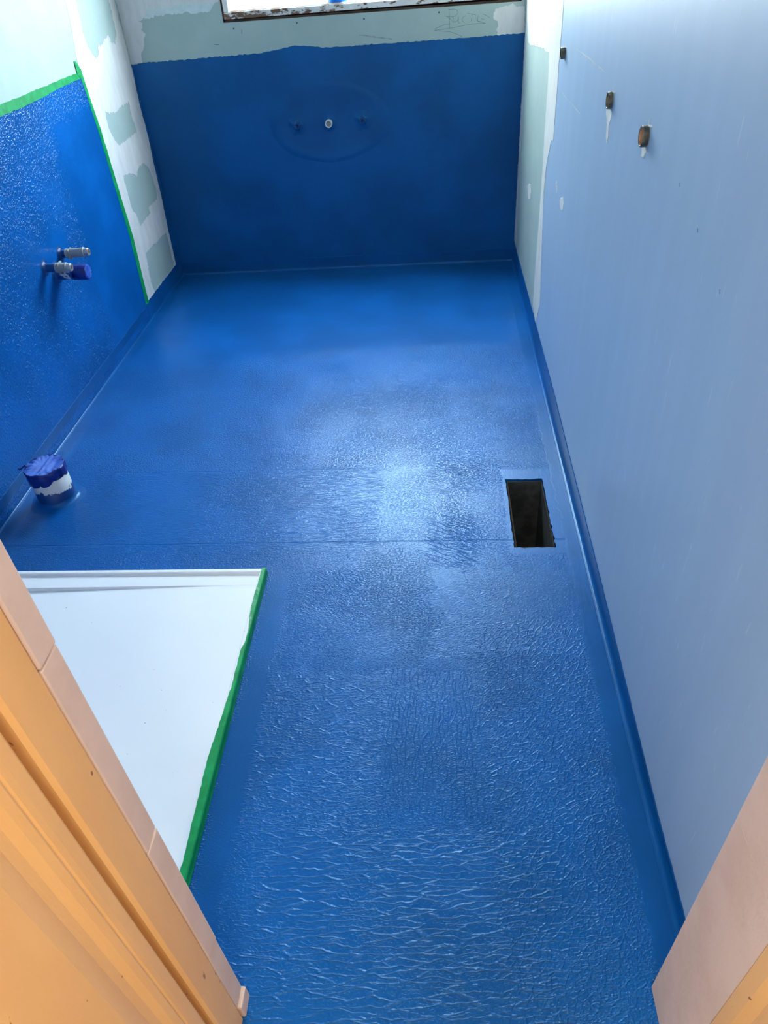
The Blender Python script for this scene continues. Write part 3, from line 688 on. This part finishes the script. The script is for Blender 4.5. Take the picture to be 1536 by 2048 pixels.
mw = axis(loc, (1, 0, -.03))
tp = T('waste pipe blue over white'); f = tp.ss(tp.noise(tp.map(tp.pos, (1, 1, 1)), 48, 3, .6), .56, .58)
tp.base(tp.mix(f, (.006, .05, .24), (.55, .58, .60)), .4); M_wp = tp.mat
rel(obj('pipe', lathe([(.0238, .0005), (.0242, .01), (.0240, .075)], 32, mw), M_wp, t, True), loc)
rel(obj('tape_band', lathe([(.0243, .062), (.0252, .064), (.0256, .085), (.0254, .108), (.0240, .112)], 40, mw, wob=lambda k, a: (.0006 * math.sin(11 * a + k), .003 * math.sin(3 * a) if k == 0 else .001 * math.sin(6 * a))), M_navy, t, True), loc)
rel(obj('film_cover', lathe([(.0250, .110), (.021, .1135), (.015, .1115), (.008, .1125), (0, .1115)], 40, mw, wob=lambda k, a: (0, .0016 * math.sin(13 * a + k * 2) if k < 4 else 0)), M_film, t, True), loc)
collar(-1.193, .464, .0240, t, loc)

# bath taps' outlets on the end wall
def blue_stub(x, z, label):
    loc = (x, 0, z); t = thing('tap_outlet', label, 'pipe', 'tap outlets on the end wall', loc); mw = axis(loc, (0, -1, 0))
    rel(obj('stub', lathe([(.0128, .001), (.0125, .022), (.0115, .0245), (.0070, .0240), (.0066, .016), (0, .0155)], 24, mw), M_pipeblue, t, True), loc)
    rel(obj('membrane_collar', lathe([(.0129, .012), (.0150, .0065), (.020, .0042), (.030, .0028), (.042, .0018)], 32, mw, wob=lambda k, a: (.0016 * math.sin(4 * a + k) * k / 3, .0008 * math.sin(5 * a))), M_wallb, t, True), loc)
    bm = bmesh.new()
    for q, w in (([(x - .004, z + .016), (x + .006, z + .021), (x + .016, z + .017)], .004), ([(x + .018, z - .006), (x + .026, z - .014)], .004), ([(x + .012, z - .012), (x + .013, z - .034)], .002)):
        ribbon(bm, 'B', curve(q), w, .0042)
    rel(obj('paint_run', bm, M_wallb, t), loc); return t
blue_stub(.689, .651, 'left blue painted tap outlet stub on the end wall')
blue_stub(.985, .657, 'right blue painted tap outlet stub on the end wall')
loc = (.833, 0, .654); mw = axis(loc, (0, -1, 0))
t = thing('spout_outlet', 'white spout pipe with grey cap between the blue stubs', 'pipe', 'tap outlets on the end wall', loc)
rel(obj('stub', lathe([(.0160, .001), (.0160, .028), (.0150, .030), (.0116, .030), (.0112, .026)], 28, mw), M_pvc, t, True), loc)
rel(obj('end_cap', lathe([(0, .0275), (.0080, .0275), (.0113, .0268), (.0113, .020)], 28, mw), M_greyd, t), loc)
rel(obj('membrane_collar', lathe([(.0161, .009), (.018, .005), (.026, .0028), (.036, .0018)], 32, mw), M_wallb, t, True), loc)

# sockets through the right-hand wall
def socket(y, z, r0, ln, label, bore):
    loc = (W, y, z); t = thing('pipe_socket', label, 'pipe socket', 'brass sockets in the right wall', loc); mw = axis(loc, (-1, 0, 0))
    rel(obj('ring', lathe([(r0, -.004), (r0, ln - .002), (r0 - .0008, ln), (r0 - .0024, ln), (r0 - .003, ln - .001)], 36, mw), M_brass, t, False), loc)
    rel(obj('bore', lathe([(r0 - .003, ln - .001), (r0 - .0032, .002), (r0 - .006, .0005), (0, .0005)], 36, mw), bore, t, False), loc)
    bm = bmesh.new()
    ribbon(bm, 'R', curve([(y + .004, z + r0 - .001), (y - .004, z + r0 + .001), (y - .016, z + r0 + .002), (y - .030, z + r0 + .004)]), .0032, .0016)
    ribbon(bm, 'R', [(y - .002, z + r0 - .001), (y - .001, z + r0 + .010)], .0035, .0010)
    rel(obj('sealant_whisker', bm, M_comp, t), loc)
    q = [(y + r0 * math.cos(a), z + r0 * math.sin(a)) for a in [i * math.pi / 8 for i in range(-12, 5)]]
    bm = bmesh.new(); ribbon(bm, 'R', q, .0022, .0008); rel(obj('sealant_bead', bm, M_comp, t), loc)
    return t
socket(-1.082, .991, .0150, .013, 'small tarnished socket nearest the white corner strip on right wall', M_dark)
socket(-1.770, .983, .0165, .0095, 'middle one of the three metal sockets on the right wall', M_bore)
socket(-2.094, .979, .0175, .0115, 'largest metal socket with copper bore, nearest the door on right wall', M_copper)

# blue tub on the window sill
loc = (.912, .055, WZ0 + .040)
t = thing('paint_tub', 'small blue plastic tub on the window sill', 'tub', loc=loc)
mw = Matrix.Translation(loc)
rel(obj('tub_body', lathe([(0, 0), (.040, 0), (.043, .004), (.046, .085), (.0, .085)], 32, mw), M_tub, t), loc)
rel(obj('lid', lathe([(.049, .082), (.050, .084), (.050, .094), (.047, .097), (0, .097)], 32, mw), M_tub, t), loc)
